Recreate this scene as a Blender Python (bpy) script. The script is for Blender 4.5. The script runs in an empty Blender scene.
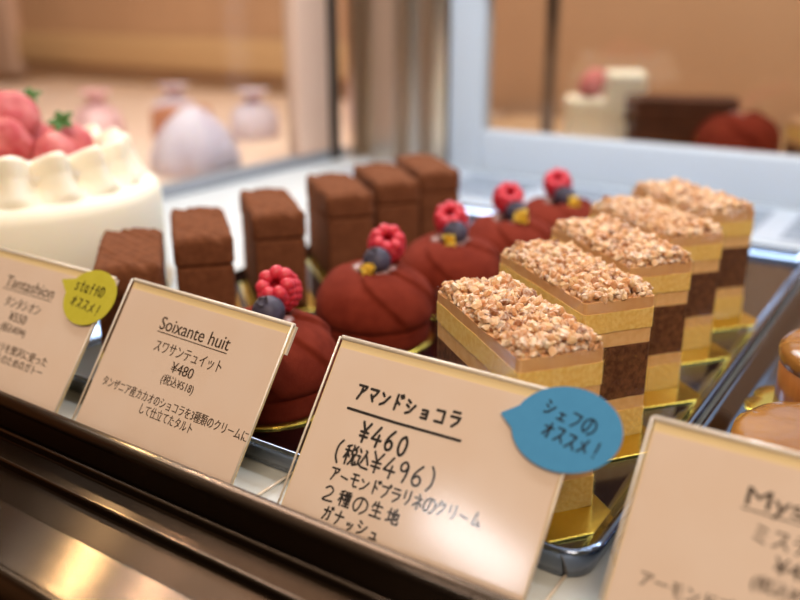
import bpy, bmesh, math, random
from mathutils import Vector, Matrix, noise

random.seed(7)
scene = bpy.context.scene
col = scene.collection
PI = math.pi

# ------------------------------------------------------------------ helpers for colour
def lin(hexs):
    out = []
    for i in (0, 2, 4):
        c = int(hexs[i:i + 2], 16) / 255
        out.append(c / 12.92 if c <= 0.04045 else ((c + 0.055) / 1.055) ** 2.4)
    return (*out, 1.0)

# ------------------------------------------------------------------ camera
CAM_Z = 0.173
cam_data = bpy.data.cameras.new('camera')
cam = bpy.data.objects.new('camera', cam_data)
col.objects.link(cam)
scene.camera = cam
cam_data.sensor_width = 36
cam_data.lens = 856 / 800 * 36
cam_data.clip_start = 0.01
cam.location = (0, 0, CAM_Z)
pitch = math.atan2(300, 856)
yaw = math.atan2(605, math.hypot(856, 300))
cam.rotation_euler = (PI / 2 - pitch, 0, yaw)
cam_data.dof.use_dof = True
cam_data.dof.focus_distance = 0.312
cam_data.dof.aperture_fstop = 5.4

# ------------------------------------------------------------------ world, lights, exposure
world = bpy.data.worlds.new('shop_air')
scene.world = world
world.use_nodes = True
bg = world.node_tree.nodes['Background']
bg.inputs[1].default_value = 0.45
_N = world.node_tree.nodes; _L = world.node_tree.links
_tc = _N.new('ShaderNodeTexCoord'); _sx = _N.new('ShaderNodeSeparateXYZ'); _rp = _N.new('ShaderNodeValToRGB')
_L.new(_tc.outputs['Generated'], _sx.inputs[0])
_mr = _N.new('ShaderNodeMapRange'); _mr.inputs[1].default_value = -1; _mr.inputs[2].default_value = 1
_L.new(_sx.outputs['Z'], _mr.inputs[0]); _L.new(_mr.outputs[0], _rp.inputs[0]); _L.new(_rp.outputs[0], bg.inputs[0])
_rp.color_ramp.elements[0].position = 0.42; _rp.color_ramp.elements[0].color = (0.035, 0.018, 0.010, 1)
_rp.color_ramp.elements[1].position = 0.85; _rp.color_ramp.elements[1].color = (0.95, 0.76, 0.58, 1)

def area(name, loc, target, sx, sy, power, color, spread=180):
    d = bpy.data.lights.new(name, 'AREA')
    d.shape = 'RECTANGLE'; d.size = sx; d.size_y = sy
    d.energy = power; d.color = color; d.spread = math.radians(spread)
    o = bpy.data.objects.new(name, d); col.objects.link(o)
    o.location = loc
    o.rotation_euler = (Vector(target) - Vector(loc)).to_track_quat('-Z', 'Y').to_euler()
    return o

def spot(name, loc, target, power, color, size=60, radius=0.04):
    d = bpy.data.lights.new(name, 'SPOT')
    d.energy = power; d.color = color; d.spot_size = math.radians(size); d.spot_blend = 0.6
    d.shadow_soft_size = radius
    o = bpy.data.objects.new(name, d); col.objects.link(o)
    o.location = loc
    o.rotation_euler = (Vector(target) - Vector(loc)).to_track_quat('-Z', 'Y').to_euler()
    return o

# strip lamp under the showcase roof, at the back
area('case_lamp', (-0.25, 0.62, 0.46), (-0.25, 0.56, 0.0), 1.1, 0.07, 3.4, (0.80, 0.90, 1.0))
area('case_lamp', (-0.25, 0.33, 0.46), (-0.25, 0.33, 0.0), 1.1, 0.05, 1.1, (0.92, 0.96, 1.0))
# warm lamps in the customers' part of the shop
area('shop_lamp', (0.75, -1.0, 1.7), (-0.2, 0.2, 0.0), 0.9, 0.9, 31, (1.0, 0.76, 0.54))
# lamps over the counter and wall behind the showcase
area('counter_lamp', (-1.0, 0.75, 1.2), (-0.95, 1.0, 0.0), 0.7, 0.5, 11, (1.0, 0.84, 0.74))
spot('down_lamp', (-1.82, 1.18, 1.28), (-0.22, 0.13, 0.0), 24, (1.0, 0.74, 0.42), 14, 0.03)
spot('down_lamp', (-1.573, 1.201, 1.28), (-0.17, 0.12, 0.0), 10, (1.0, 0.70, 0.50), 14, 0.03)
# pale ceiling lamp on the customers' side, mirrored in the acrylic cards
area('ceiling_lamp', (-1.02, -1.62, 1.30), (-0.11, 0.19, 0.02), 0.34, 0.12, 2.6, (0.95, 0.95, 1.0))

area('rear_fill', (-0.25, 0.93, 0.50), (-0.25, 0.96, 0.0), 0.5, 0.1, 2.4, (0.90, 0.97, 0.95))  # added fill light, no lamp known here; brightens the cakes behind the door

scene.view_settings.view_transform = 'Standard'
scene.view_settings.look = 'None'
scene.view_settings.gamma = 1
scene.view_settings.exposure = 0.0
scene.view_settings.use_curve_mapping = False
scene.cycles.use_denoising = True
scene.cycles.max_bounces = 10
scene.cycles.transparent_max_bounces = 24
scene.cycles.caustics_reflective = False
scene.cycles.caustics_refractive = False

# ------------------------------------------------------------------ materials
def mat(name, color, rough=0.5, metal=0.0, spec=0.5, var=None, scale=200.0, bump=0.0, bump_scale=None,
        sss=0.0, sss_radius=(0.004, 0.002, 0.001), sheen=0.0, coat=0.0, detail=4.0, stretch=(1, 1, 1), lo=0.35, hi=0.65):
    m = bpy.data.materials.new(name)
    m.use_nodes = True
    nt = m.node_tree; N = nt.nodes; L = nt.links
    b = N['Principled BSDF']
    b.inputs['Base Color'].default_value = color
    b.inputs['Roughness'].default_value = rough
    b.inputs['Metallic'].default_value = metal
    b.inputs['Specular IOR Level'].default_value = spec
    b.inputs['Coat Weight'].default_value = coat
    b.inputs['Coat Roughness'].default_value = 0.05
    if sss:
        b.inputs['Subsurface Weight'].default_value = sss
        b.inputs['Subsurface Radius'].default_value = sss_radius
        b.inputs['Subsurface Scale'].default_value = 1.0
    if sheen:
        b.inputs['Sheen Weight'].default_value = sheen
        b.inputs['Sheen Roughness'].default_value = 0.5
    tc = N.new('ShaderNodeTexCoord')
    mp = N.new('ShaderNodeMapping')
    mp.inputs['Scale'].default_value = stretch
    L.new(tc.outputs['Object'], mp.inputs['Vector'])
    nz = N.new('ShaderNodeTexNoise')
    nz.inputs['Scale'].default_value = scale
    nz.inputs['Detail'].default_value = detail
    L.new(mp.outputs['Vector'], nz.inputs['Vector'])
    if var is not None:
        r = N.new('ShaderNodeValToRGB')
        r.color_ramp.elements[0].position = lo; r.color_ramp.elements[0].color = color
        r.color_ramp.elements[1].position = hi; r.color_ramp.elements[1].color = var
        L.new(nz.outputs['Fac'], r.inputs['Fac'])
        L.new(r.outputs['Color'], b.inputs['Base Color'])
    if bump:
        n2 = N.new('ShaderNodeTexNoise')
        n2.inputs['Scale'].default_value = bump_scale or scale
        n2.inputs['Detail'].default_value = 5
        L.new(mp.outputs['Vector'], n2.inputs['Vector'])
        bp = N.new('ShaderNodeBump')
        bp.inputs['Strength'].default_value = 1.0
        bp.inputs['Distance'].default_value = bump
        L.new(n2.outputs['Fac'], bp.inputs['Height'])
        L.new(bp.outputs['Normal'], b.inputs['Normal'])
    return m

def clear_mat(name, tint=(1, 1, 1, 1), gloss=0.06, rough=0.03, graze=0.85):
    """thin clear sheet: lets light straight through, mirrors a little"""
    m = bpy.data.materials.new(name); m.use_nodes = True
    nt = m.node_tree; N = nt.nodes; L = nt.links
    N.remove(N['Principled BSDF'])
    out = N['Material Output']
    t = N.new('ShaderNodeBsdfTransparent'); t.inputs[0].default_value = tint
    g = N.new('ShaderNodeBsdfGlossy'); g.inputs['Roughness'].default_value = rough
    lw = N.new('ShaderNodeLayerWeight'); lw.inputs['Blend'].default_value = 0.5
    fr = N.new('ShaderNodeMath'); fr.operation = 'POWER'; fr.inputs[1].default_value = 5.0
    L.new(lw.outputs['Facing'], fr.inputs[0])
    ad = N.new('ShaderNodeMath'); ad.operation = 'MULTIPLY_ADD'
    ad.inputs[1].default_value = graze; ad.inputs[2].default_value = gloss
    mx = N.new('ShaderNodeMixShader')
    L.new(fr.outputs[0], ad.inputs[0]); L.new(ad.outputs[0], mx.inputs[0])
    L.new(t.outputs[0], mx.inputs[1]); L.new(g.outputs[0], mx.inputs[2])
    L.new(mx.outputs[0], out.inputs['Surface'])
    return m

def crumble_mat():
    """nut crumble: every nugget has its own tone, with patchy sugar dust"""
    m = bpy.data.materials.new('nut_crumble'); m.use_nodes = True
    nt = m.node_tree; N = nt.nodes; L = nt.links
    b = N['Principled BSDF']; b.inputs['Roughness'].default_value = 0.55
    b.inputs['Specular IOR Level'].default_value = 0.35
    geo = N.new('ShaderNodeNewGeometry')
    r = N.new('ShaderNodeValToRGB')
    cr = r.color_ramp
    stops = [(0.0, '6f4429'), (0.07, '8a5a3a'), (0.14, 'b98357'), (0.4, 'cc976a'), (0.7, 'd8aa7c'), (1.0, 'e4c096')]
    cr.elements[0].position = 0; cr.elements[0].color = lin(stops[0][1])
    cr.elements[1].position = 1; cr.elements[1].color = lin(stops[-1][1])
    for p, h in stops[1:-1]:
        e = cr.elements.new(p); e.color = lin(h)
    L.new(geo.outputs['Random Per Island'], r.inputs['Fac'])
    tc = N.new('ShaderNodeTexCoord')
    nz = N.new('ShaderNodeTexNoise'); nz.inputs['Scale'].default_value = 420; nz.inputs['Detail'].default_value = 6
    L.new(tc.outputs['Object'], nz.inputs['Vector'])
    r2 = N.new('ShaderNodeValToRGB')
    r2.color_ramp.elements[0].position = 0.46; r2.color_ramp.elements[0].color = (0, 0, 0, 1)
    r2.color_ramp.elements[1].position = 0.68; r2.color_ramp.elements[1].color = (0.8, 0.8, 0.8, 1)
    L.new(nz.outputs['Fac'], r2.inputs['Fac'])
    mx = N.new('ShaderNodeMix'); mx.data_type = 'RGBA'
    mx.inputs[7].default_value = lin('f3e2d2')
    L.new(r2.outputs['Color'], mx.inputs[0]); L.new(r.outputs['Color'], mx.inputs[6])
    L.new(mx.outputs[2], b.inputs['Base Color'])
    bp = N.new('ShaderNodeBump'); bp.inputs['Distance'].default_value = 0.0006
    L.new(nz.outputs['Fac'], bp.inputs['Height']); L.new(bp.outputs['Normal'], b.inputs['Normal'])
    b.inputs['Subsurface Weight'].default_value = 0.25
    b.inputs['Subsurface Radius'].default_value = (0.003, 0.0018, 0.001)
    b.inputs['Subsurface Scale'].default_value = 1.0
    return m

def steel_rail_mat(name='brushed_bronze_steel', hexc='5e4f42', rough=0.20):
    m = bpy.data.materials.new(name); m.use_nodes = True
    nt = m.node_tree; N = nt.nodes; L = nt.links
    b = N['Principled BSDF']
    b.inputs['Base Color'].default_value = lin(hexc)
    b.inputs['Metallic'].default_value = 1.0
    b.inputs['Roughness'].default_value = rough
    b.inputs['Anisotropic'].default_value = 1.0
    b.inputs['Anisotropic Rotation'].default_value = 0.25
    tg = N.new('ShaderNodeTangent'); tg.direction_type = 'UV_MAP'; tg.uv_map = 'along'
    L.new(tg.outputs[0], b.inputs['Tangent'])
    tc = N.new('ShaderNodeTexCoord'); mp = N.new('ShaderNodeMapping')
    mp.inputs['Scale'].default_value = (4, 1500, 1500)
    nz = N.new('ShaderNodeTexNoise'); nz.inputs['Scale'].default_value = 1.0; nz.inputs['Detail'].default_value = 3
    L.new(tc.outputs['Object'], mp.inputs['Vector']); L.new(mp.outputs['Vector'], nz.inputs['Vector'])
    bp = N.new('ShaderNodeBump'); bp.inputs['Distance'].default_value = 0.00003
    L.new(nz.outputs['Fac'], bp.inputs['Height']); L.new(bp.outputs['Normal'], b.inputs['Normal'])
    return m

M = {}
M['crumble'] = crumble_mat()
M['sponge'] = mat('vanilla_sponge', lin('eabf68'), 0.8, var=lin('f5d488'), scale=600, bump=0.00012, bump_scale=1500, spec=0.15, sss=0.25, sss_radius=(0.003, 0.002, 0.001))
M['praline'] = mat('praline_cream', lin('dfb078'), 0.6, var=lin('e8c08c'), scale=300, spec=0.2)
M['ganache'] = mat('dark_ganache', lin('50301f'), 0.75, var=lin('754c33'), scale=420, bump=0.0003, bump_scale=900, spec=0.3)
M['caramel_top'] = mat('caramel_cream', lin('d6a06c'), 0.55, var=lin('deae7c'), scale=150, spec=0.4)
M['acetate'] = clear_mat('clear_acetate_film', (0.995, 0.99, 0.97, 1), 0.006, 0.12, 0.10)
M['acrylic'] = clear_mat('clear_acrylic', (0.99, 0.99, 0.985, 1), 0.03, 0.12)
M['acrylic_edge'] = mat('polished_acrylic_edge', lin('e6d9c8'), 0.15, spec=0.8)
M['pane'] = clear_mat('showcase_glass', (0.97, 0.98, 0.97, 1), 0.035, 0.02)
M['door_glass'] = clear_mat('bronze_tinted_glass', (0.93, 0.90, 0.86, 1), 0.04, 0.03)
M['gold'] = mat('gold_card', lin('ecd060'), 0.22, metal=1.0, bump=0.00006, bump_scale=180)
M['gold_leaf'] = mat('gold_leaf', lin('f6d658'), 0.35, metal=0.55)
M['cocoa'] = mat('cocoa_dust', lin('69402b'), 0.95, var=lin('784a32'), scale=260, bump=0.0003, bump_scale=1400, spec=0.08)
M['dark_choc'] = mat('dark_chocolate', lin('4c2a1a'), 0.6, var=lin('58321f'), scale=60, spec=0.3)
M['velvet'] = mat('red_velvet_spray', lin('6c2619'), 0.9, var=lin('7a2f20'), scale=160, bump=0.00025, bump_scale=1800, spec=0.12)
M['raspberry'] = mat('raspberry_red', lin('c3213a'), 0.38, var=lin('d63a4c'), scale=300, spec=0.5, sss=0.35)
M['raspberry_in'] = mat('raspberry_hollow', lin('c01f2a'), 0.5, spec=0.3)
M['blueberry'] = mat('blueberry_bloom', lin('2f2936'), 0.5, var=lin('4d4960'), scale=170, spec=0.35)
M['berry_crown'] = mat('blueberry_crown', lin('33232c'), 0.7)
M['glaze'] = mat('lilac_glaze', lin('9b7672'), 0.2, coat=0.6)
M['tray'] = mat('stainless_tray', lin('78859c'), 0.11, metal=1.0, bump=0.00002, bump_scale=60)
M['shelf'] = mat('white_shelf', lin('d9dfe2'), 0.35, spec=0.5)
M['white_metal'] = mat('pale_blue_white_metal', lin('bbc6d4'), 0.35, spec=0.5)
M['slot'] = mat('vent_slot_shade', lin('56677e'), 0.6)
M['steel'] = mat('mirror_steel', lin('d2c4b4'), 0.28, metal=1.0)
M['dark_gap'] = mat('dark_rubber_seal', lin('3b322b'), 0.6)
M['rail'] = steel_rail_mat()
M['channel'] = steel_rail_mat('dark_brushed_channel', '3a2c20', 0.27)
M['seal_brown'] = mat('brown_door_edge', lin('7d614c'), 0.5)
M['grey_rail'] = mat('grey_aluminium', lin('9aa0aa'), 0.4, metal=0.3)
M['card'] = mat('cream_card', lin('f1dac9'), 0.7, var=lin('efd6c3'), scale=60, spec=0.2)
M['backing'] = mat('yellowed_backing', lin('f2d9a6'), 0.6, spec=0.3)
M['ink'] = mat('black_marker_ink', lin('20150f'), 0.6, spec=0.2)
M['print'] = mat('dark_print', lin('3a2c22'), 0.6, spec=0.2)
M['blue_paper'] = mat('blue_paper', lin('4a92c4'), 0.75, var=lin('4c95c7'), scale=300, spec=0.2)
M['yellow_paper'] = mat('yellow_green_paper', lin('bdb436'), 0.75, var=lin('c2b93c'), scale=300, spec=0.2)
M['cream'] = mat('whipped_cream', lin('f7efdc'), 0.5, spec=0.35, sss=0.3, sss_radius=(0.008, 0.006, 0.004))
M['strawberry'] = mat('strawberry_red', lin('b5434a'), 0.6, var=lin('d27f7c'), scale=90, sss=0.2, spec=0.3)
M['leaf'] = mat('strawberry_leaf', lin('41702c'), 0.5)
M['caramel'] = mat('caramel_glaze', lin('905e2a'), 0.12, var=lin('a27036'), scale=40, coat=0.4, bump=0.0016, bump_scale=60, spec=0.5)
M['caramel_side'] = mat('caramel_mousse', lin('8f5526'), 0.30, var=lin('a36630'), scale=80, stretch=(3, 3, 0.4), coat=0.3)
M['wall'] = mat('warm_tan_plaster', lin('ba9474'), 0.8, var=lin('c29c7c'), scale=3, spec=0.2)
M['wall_band'] = mat('pale_oak_band', lin('c9a67c'), 0.7, spec=0.2)
M['counter'] = mat('pale_pink_counter', lin('e3c9b5'), 0.5, spec=0.3)
M['floor'] = mat('shop_floor_wood', lin('8a6848'), 0.6, var=lin('9a7856'), scale=5)
M['plinth'] = mat('dark_bronze_plinth', lin('4a3626'), 0.35, metal=0.8)
M['beige_post'] = mat('beige_painted_post', lin('d9b8a4'), 0.5)
M['bag'] = mat('frosted_lilac_wrap', lin('d2c6d0'), 0.6, var=lin('c4b4c2'), scale=20, spec=0.4, sss=0.2)
M['bag_pink'] = mat('pink_wrap', lin('e6bfc0'), 0.4, var=lin('dca6a8'), scale=20)
M['biscuit'] = mat('brown_biscuit', lin('a4623f'), 0.7, var=lin('b5754c'), scale=60)
M['ribbon'] = mat('red_brown_ribbon', lin('b5685a'), 0.5)

# ------------------------------------------------------------------ mesh helpers
def mesh_from(verts, faces, smooth=True, mats=None, fmats=None, name='m'):
    me = bpy.data.meshes.new(name)
    me.from_pydata([tuple(v) for v in verts], [], faces)
    me.update()
    if smooth:
        for p in me.polygons: p.use_smooth = True
    return me

def link(name, me, m, parent=None, loc=None, rot=None):
    o = bpy.data.objects.new(name, me)
    col.objects.link(o)
    if m is not None:
        me.materials.clear(); me.materials.append(m)
    if parent: o.parent = parent
    if loc: o.location = loc
    if rot: o.rotation_euler = rot
    return o

def thing(name, label, cat, loc=(0, 0, 0), rotz=0.0, group=None):
    o = bpy.data.objects.new(name, None)
    o.empty_display_size = 0.02
    col.objects.link(o)
    o.location = loc; o.rotation_euler = (0, 0, rotz)
    tag(o, label, cat, group)
    return o

def tag(o, label, cat, group=None):
    o['label'] = label; o['category'] = cat
    if group: o['group'] = group
    return o

def struct(o):
    o['kind'] = 'structure'
    return o

def copy_tree(o, parent=None):
    c = o.copy(); col.objects.link(c)
    if parent: c.parent = parent
    for ch in list(o.children): copy_tree(ch, c)
    return c

def box_mesh(x0, x1, y0, y1, z0, z1, bev=0.0, seg=3, smooth=None):
    bm = bmesh.new()
    bmesh.ops.create_cube(bm, size=1)
    for v in bm.verts:
        v.co = Vector((x0 + (v.co.x + .5) * (x1 - x0), y0 + (v.co.y + .5) * (y1 - y0), z0 + (v.co.z + .5) * (z1 - z0)))
    if bev:
        bmesh.ops.bevel(bm, geom=bm.edges[:], offset=bev, segments=seg, profile=0.5, affect='EDGES')
    me = bpy.data.meshes.new('box'); bm.to_mesh(me); bm.free()
    if bev and smooth is not False:
        for p in me.polygons: p.use_smooth = True
        bm2 = None
    return me

def join_meshes(ms):
    bm = bmesh.new()
    for me in ms: bm.from_mesh(me)
    out = bpy.data.meshes.new('joined'); bm.to_mesh(out); bm.free()
    return out

def lathe(profile, n=64, rfun=None):
    verts = []; faces = []
    k = len(profile)
    for i in range(n):
        a = 2 * PI * i / n
        for j, (r, z) in enumerate(profile):
            rr, zz = (r, z) if rfun is None else rfun(a, j, r, z)
            verts.append((rr * math.cos(a), rr * math.sin(a), zz))
    for i in range(n):
        i2 = (i + 1) % n
        for j in range(k - 1):
            faces.append((i * k + j, i2 * k + j, i2 * k + j + 1, i * k + j + 1))
    me = mesh_from(verts, faces)
    bm = bmesh.new(); bm.from_mesh(me)
    bmesh.ops.remove_doubles(bm, verts=bm.verts[:], dist=1e-6)
    bmesh.ops.recalc_face_normals(bm, faces=bm.faces[:])
    bm.to_mesh(me); bm.free()
    for p in me.polygons: p.use_smooth = True
    return me

def tube(pts, r, n=8, closed=False):
    """round tube along a polyline"""
    pts = [Vector(p) for p in pts]
    verts = []; faces = []
    m = len(pts)
    for i, p in enumerate(pts):
        t = (pts[min(i + 1, m - 1)] - pts[max(i - 1, 0)]).normalized()
        up = Vector((0, 0, 1)) if abs(t.z) < .9 else Vector((1, 0, 0))
        a = t.cross(up).normalized(); b = t.cross(a)
        for k in range(n):
            ang = 2 * PI * k / n
            verts.append(p + (a * math.cos(ang) + b * math.sin(ang)) * r)
    for i in range(m - 1):
        for k in range(n):
            faces.append((i * n + k, i * n + (k + 1) % n, (i + 1) * n + (k + 1) % n, (i + 1) * n + k))
    faces.append(tuple(range(n))[::-1]); faces.append(tuple((m - 1) * n + k for k in range(n)))
    return mesh_from(verts, faces)

def extrude_x(profile, x0, x1, closed=False, uv=True):
    """profile in (y, z) swept along x"""
    verts = []; faces = []
    k = len(profile)
    for x in (x0, x1):
        for y, z in profile: verts.append((x, y, z))
    rng = k if closed else k - 1
    for j in range(rng):
        j2 = (j + 1) % k
        faces.append((j, j2, k + j2, k + j))
    if closed:
        faces.append(tuple(range(k))[::-1]); faces.append(tuple(range(k, 2 * k)))
    me = mesh_from(verts, faces, smooth=False)
    bm = bmesh.new(); bm.from_mesh(me)
    bmesh.ops.recalc_face_normals(bm, faces=bm.faces[:])
    bm.to_mesh(me); bm.free()
    if uv:
        ul = me.uv_layers.new(name='along')
        for p in me.polygons:
            for li in p.loop_indices:
                v = me.vertices[me.loops[li].vertex_index].co
                ul.data[li].uv = (v.x, v.y + v.z)
    return me

def rounded_rect(x0, x1, y0, y1, r, n=6):
    pts = []
    for cx, cy, a0 in ((x1 - r, y1 - r, 0), (x0 + r, y1 - r, 90), (x0 + r, y0 + r, 180), (x1 - r, y0 + r, 270)):
        for i in range(n + 1):
            a = math.radians(a0 + 90 * i / n)
            pts.append((cx + r * math.cos(a), cy + r * math.sin(a)))
    return pts

def loft_rect(x0, x1, y0, y1, rad, prof, cap_top=True, cap_bottom=True):
    """stack of rounded rectangles: prof = (inset, z)"""
    verts = []; faces = []
    rings = []
    for ins, z in prof:
        ps = rounded_rect(x0 + ins, x1 - ins, y0 + ins, y1 - ins, max(rad - ins, 0.0008))
        rings.append(list(range(len(verts), len(verts) + len(ps))))
        verts += [(x, y, z) for x, y in ps]
    k = len(rings[0])
    for a, b in zip(rings, rings[1:]):
        for i in range(k):
            faces.append((a[i], a[(i + 1) % k], b[(i + 1) % k], b[i]))
    if cap_bottom: faces.append(tuple(rings[0][::-1]))
    if cap_top: faces.append(tuple(rings[-1]))
    me = mesh_from(verts, faces)
    bm = bmesh.new(); bm.from_mesh(me)
    bmesh.ops.recalc_face_normals(bm, faces=bm.faces[:]); bm.to_mesh(me); bm.free()
    for p in me.polygons: p.use_smooth = len(p.vertices) <= 4
    return me

def blob(center, radius, sub=2, jit=0.0, scale=(1, 1, 1), seed=0, rot=None):
    bm = bmesh.new()
    bmesh.ops.create_icosphere(bm, subdivisions=sub, radius=1)
    rnd = random.Random(seed)
    off = Vector((rnd.random() * 50, rnd.random() * 50, rnd.random() * 50))
    for v in bm.verts:
        d = 1 + jit * noise.noise(v.co * 1.3 + off) * 2
        p = Vector((v.co.x * scale[0], v.co.y * scale[1], v.co.z * scale[2])) * d * radius
        if rot is not None: p = rot @ p
        v.co = p + Vector(center)
    me = bpy.data.meshes.new('blob'); bm.to_mesh(me); bm.free()
    for p in me.polygons: p.use_smooth = True
    return me

# ------------------------------------------------------------------ shop shell
struct(link('floor', box_mesh(-2.6, 1.6, -2.0, 1.35, -1.02, -0.92), M['floor']))
struct(link('wall_back', box_mesh(-2.6, 1.6, 1.30, 1.36, -0.92, 1.9), M['wall']))
struct(link('wall_left', box_mesh(-2.66, -2.6, -2.0, 1.36, -0.92, 1.9), M['wall']))
struct(link('trim_1', box_mesh(-2.6, -0.80, 1.285, 1.2995, 0.035, 0.10, 0.002), M['wall_band']))
struct(link('trim_2', box_mesh(-2.06, -1.97, 1.27, 1.2995, 0.0, 1.0, 0.003), M['beige_post']))

sc = thing('side_counter', 'pale pink counter beyond the left end of the showcase with wrapped sweets on it', 'counter', (-1.1, 0.85, -0.92))
link('counter_top', box_mesh(-0.7, 0.455, -0.55, 0.42, 0.89, 0.92, 0.004), M['counter'], sc)
link('counter_body', box_mesh(-0.66, 0.43, -0.5, 0.40, 0.0, 0.89), M['beige_post'], sc)

rc = thing('rear_counter', 'tan work counter behind the sliding door of the showcase', 'counter', (0.0, 1.06, -0.92))
link('counter_top', box_mesh(-0.62, 0.9, -0.19, 0.21, 0.89, 0.92, 0.004), M['wall_band'], rc)
link('counter_body', box_mesh(-0.6, 0.88, -0.17, 0.20, 0.0, 0.89), M['wall'], rc)

# ------------------------------------------------------------------ the showcase
case = thing('display_case', 'white and steel refrigerated cake showcase with brushed steel front rail', 'showcase', (-0.1, 0.45, -0.92))
def in_case(name, me, m):
    o = link(name, me, m, case)
    o.matrix_parent_inverse = Matrix.Translation((0.1, -0.45, 0.92))
    return o
in_case('shelf_panel', box_mesh(-0.62, 0.6, 0.172, 0.82, -0.02, 0.0), M['shelf'])
in_case('plinth', box_mesh(-0.62, 0.6, 0.20, 0.84, -0.92, -0.021), M['plinth'])

def arc(cy, cz, r, a0, a1, n=8):
    return [(cy + r * math.cos(math.radians(a0 + (a1 - a0) * i / n)), cz + r * math.sin(math.radians(a0 + (a1 - a0) * i / n))) for i in range(n + 1)]
def rail_piece(name, top, m, zb=-0.014):
    pr = top + [(top[-1][0], zb), (top[0][0], zb)]
    return in_case(name, extrude_x(pr, -0.75, 0.6, closed=True), m)
rail_piece('front_rail', [(0.1764, 0.016)] + arc(0.1732, 0.0188, 0.0032, 0, 175, 14), M['rail'])
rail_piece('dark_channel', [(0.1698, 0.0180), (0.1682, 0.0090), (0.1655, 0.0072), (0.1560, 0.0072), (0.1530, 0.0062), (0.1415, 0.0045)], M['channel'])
rail_piece('edge_strip', [(0.1679, 0.0090)] + arc(0.1668, 0.0100, 0.0009, 30, 180, 6), M['rail'])
rail_piece('edge_strip', [(0.1552, 0.0078)] + arc(0.1543, 0.0088, 0.0009, 30, 180, 6), M['rail'])
rail_piece('rail_face', [(0.1414, 0.0048), (0.1400, 0.0056), (0.1195, 0.0050)] + arc(0.1185, 0.0030, 0.0020, 60, 180, 5) + [(0.1165, -0.010)], M['rail'])
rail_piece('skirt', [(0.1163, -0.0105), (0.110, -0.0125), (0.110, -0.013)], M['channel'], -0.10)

# left end: low rail, clear pane, beige rear post
in_case('end_rail', box_mesh(-0.622, -0.608, 0.18, 0.80, 0.0, 0.012, 0.002), M['grey_rail'])
in_case('end_pane', box_mesh(-0.616, -0.612, 0.18, 0.712, 0.012, 0.55), M['pane'])
in_case('end_post', box_mesh(-0.624, -0.606, 0.714, 0.768, 0.012, 0.6, 0.003), M['beige_post'])
in_case('post_seal', box_mesh(-0.622, -0.606, 0.769, 0.786, 0.0, 0.6), M['dark_gap'])

# rear left corner: folded steel channels
cz0, cz1 = 0.0, 0.6
xs = [(-0.606, 0.800), (-0.590, 0.790), (-0.584, 0.812), (-0.572, 0.812), (-0.566, 0.794), (-0.536, 0.790), (-0.528, 0.806),
      (-0.520, 0.806), (-0.514, 0.792), (-0.500, 0.812), (-0.490, 0.812), (-0.486, 0.794), (-0.474, 0.798)]
vs = []; fs = []
for x, y in xs: vs += [(x, y, cz0), (x, y, cz1)]
for x, y in reversed(xs): vs += [(x, 0.83, cz0), (x, 0.83, cz1)]
n2 = len(vs) // 2
for i in range(n2):
    j = (i + 1) % n2
    fs.append((2 * i, 2 * j, 2 * j + 1, 2 * i + 1))
fs.append(tuple(2 * i for i in range(n2))); fs.append(tuple(2 * i + 1 for i in range(n2)))
cm = mesh_from(vs, fs, smooth=False)
bm = bmesh.new(); bm.from_mesh(cm); bmesh.ops.recalc_face_normals(bm, faces=bm.faces[:]); bm.to_mesh(cm); bm.free()
in_case('corner_post', cm, M['steel'])

# sliding rear door: white frame with a tinted pane
DX0, DX1, FX0, FX1, DZ = -0.4720, 0.30, -0.4317, 0.26, 0.0445
door = in_case('rear_door', join_meshes([
    box_mesh(DX0, FX0, 0.80, 0.822, 0.0, 0.6, 0.003),
    box_mesh(FX0, FX1, 0.80, 0.822, 0.0, DZ, 0.003),
    box_mesh(FX0, FX1, 0.80, 0.822, 0.178, 0.6, 0.003),  # unseen tall head panel, added as a white reflector for the trays
    box_mesh(FX1, DX1, 0.80, 0.822, 0.0, 0.6, 0.003)]), M['white_metal'])
pane = link('pane', box_mesh(FX0 - 0.003, FX1 + 0.003, 0.809, 0.813, DZ - 0.003, 0.181), M['door_glass'], door)
in_case('door_seal', box_mesh(-0.3821, -0.3701, 0.838, 0.846, 0.0, 0.6), M['seal_brown'])

# vent grille along the back of the shelf
in_case('vent_grille', box_mesh(-0.55, 0.5, 0.672, 0.792, 0.0002, 0.0022, 0.0008), M['white_metal'])
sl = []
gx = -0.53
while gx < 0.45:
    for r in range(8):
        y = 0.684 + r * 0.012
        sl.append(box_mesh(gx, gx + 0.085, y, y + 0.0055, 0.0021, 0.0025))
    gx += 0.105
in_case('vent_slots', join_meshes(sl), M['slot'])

# ------------------------------------------------------------------ trays
tray_prof = [(0.0045, 0.0), (0.0035, 0.0004), (0.0006, 0.0095), (0.0002, 0.0112), (0.0012, 0.0121), (0.0026, 0.0121), (0.0036, 0.0112),
             (0.0075, 0.0066), (0.0095, 0.0057), (0.0115, 0.0055)]
t = link('cake_tray', loft_rect(-0.150, 0.150, -0.203, 0.203, 0.013, tray_prof), M['tray'], loc=(-0.2228, 0.4165, 0.0003))
tag(t, 'wide mirror-steel tray holding the chocolate, red dome and crumble cakes', 'tray', 'steel cake trays')
t2 = link('cake_tray', loft_rect(-0.150, 0.150, -0.203, 0.203, 0.013, tray_prof), M['tray'], loc=(0.0790, 0.4165, 0.0003))
tag(t2, 'mirror-steel tray under the round caramel cakes at the right edge', 'tray', 'steel cake trays')
TZ = 0.0058          # tray floor in the world

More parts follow.
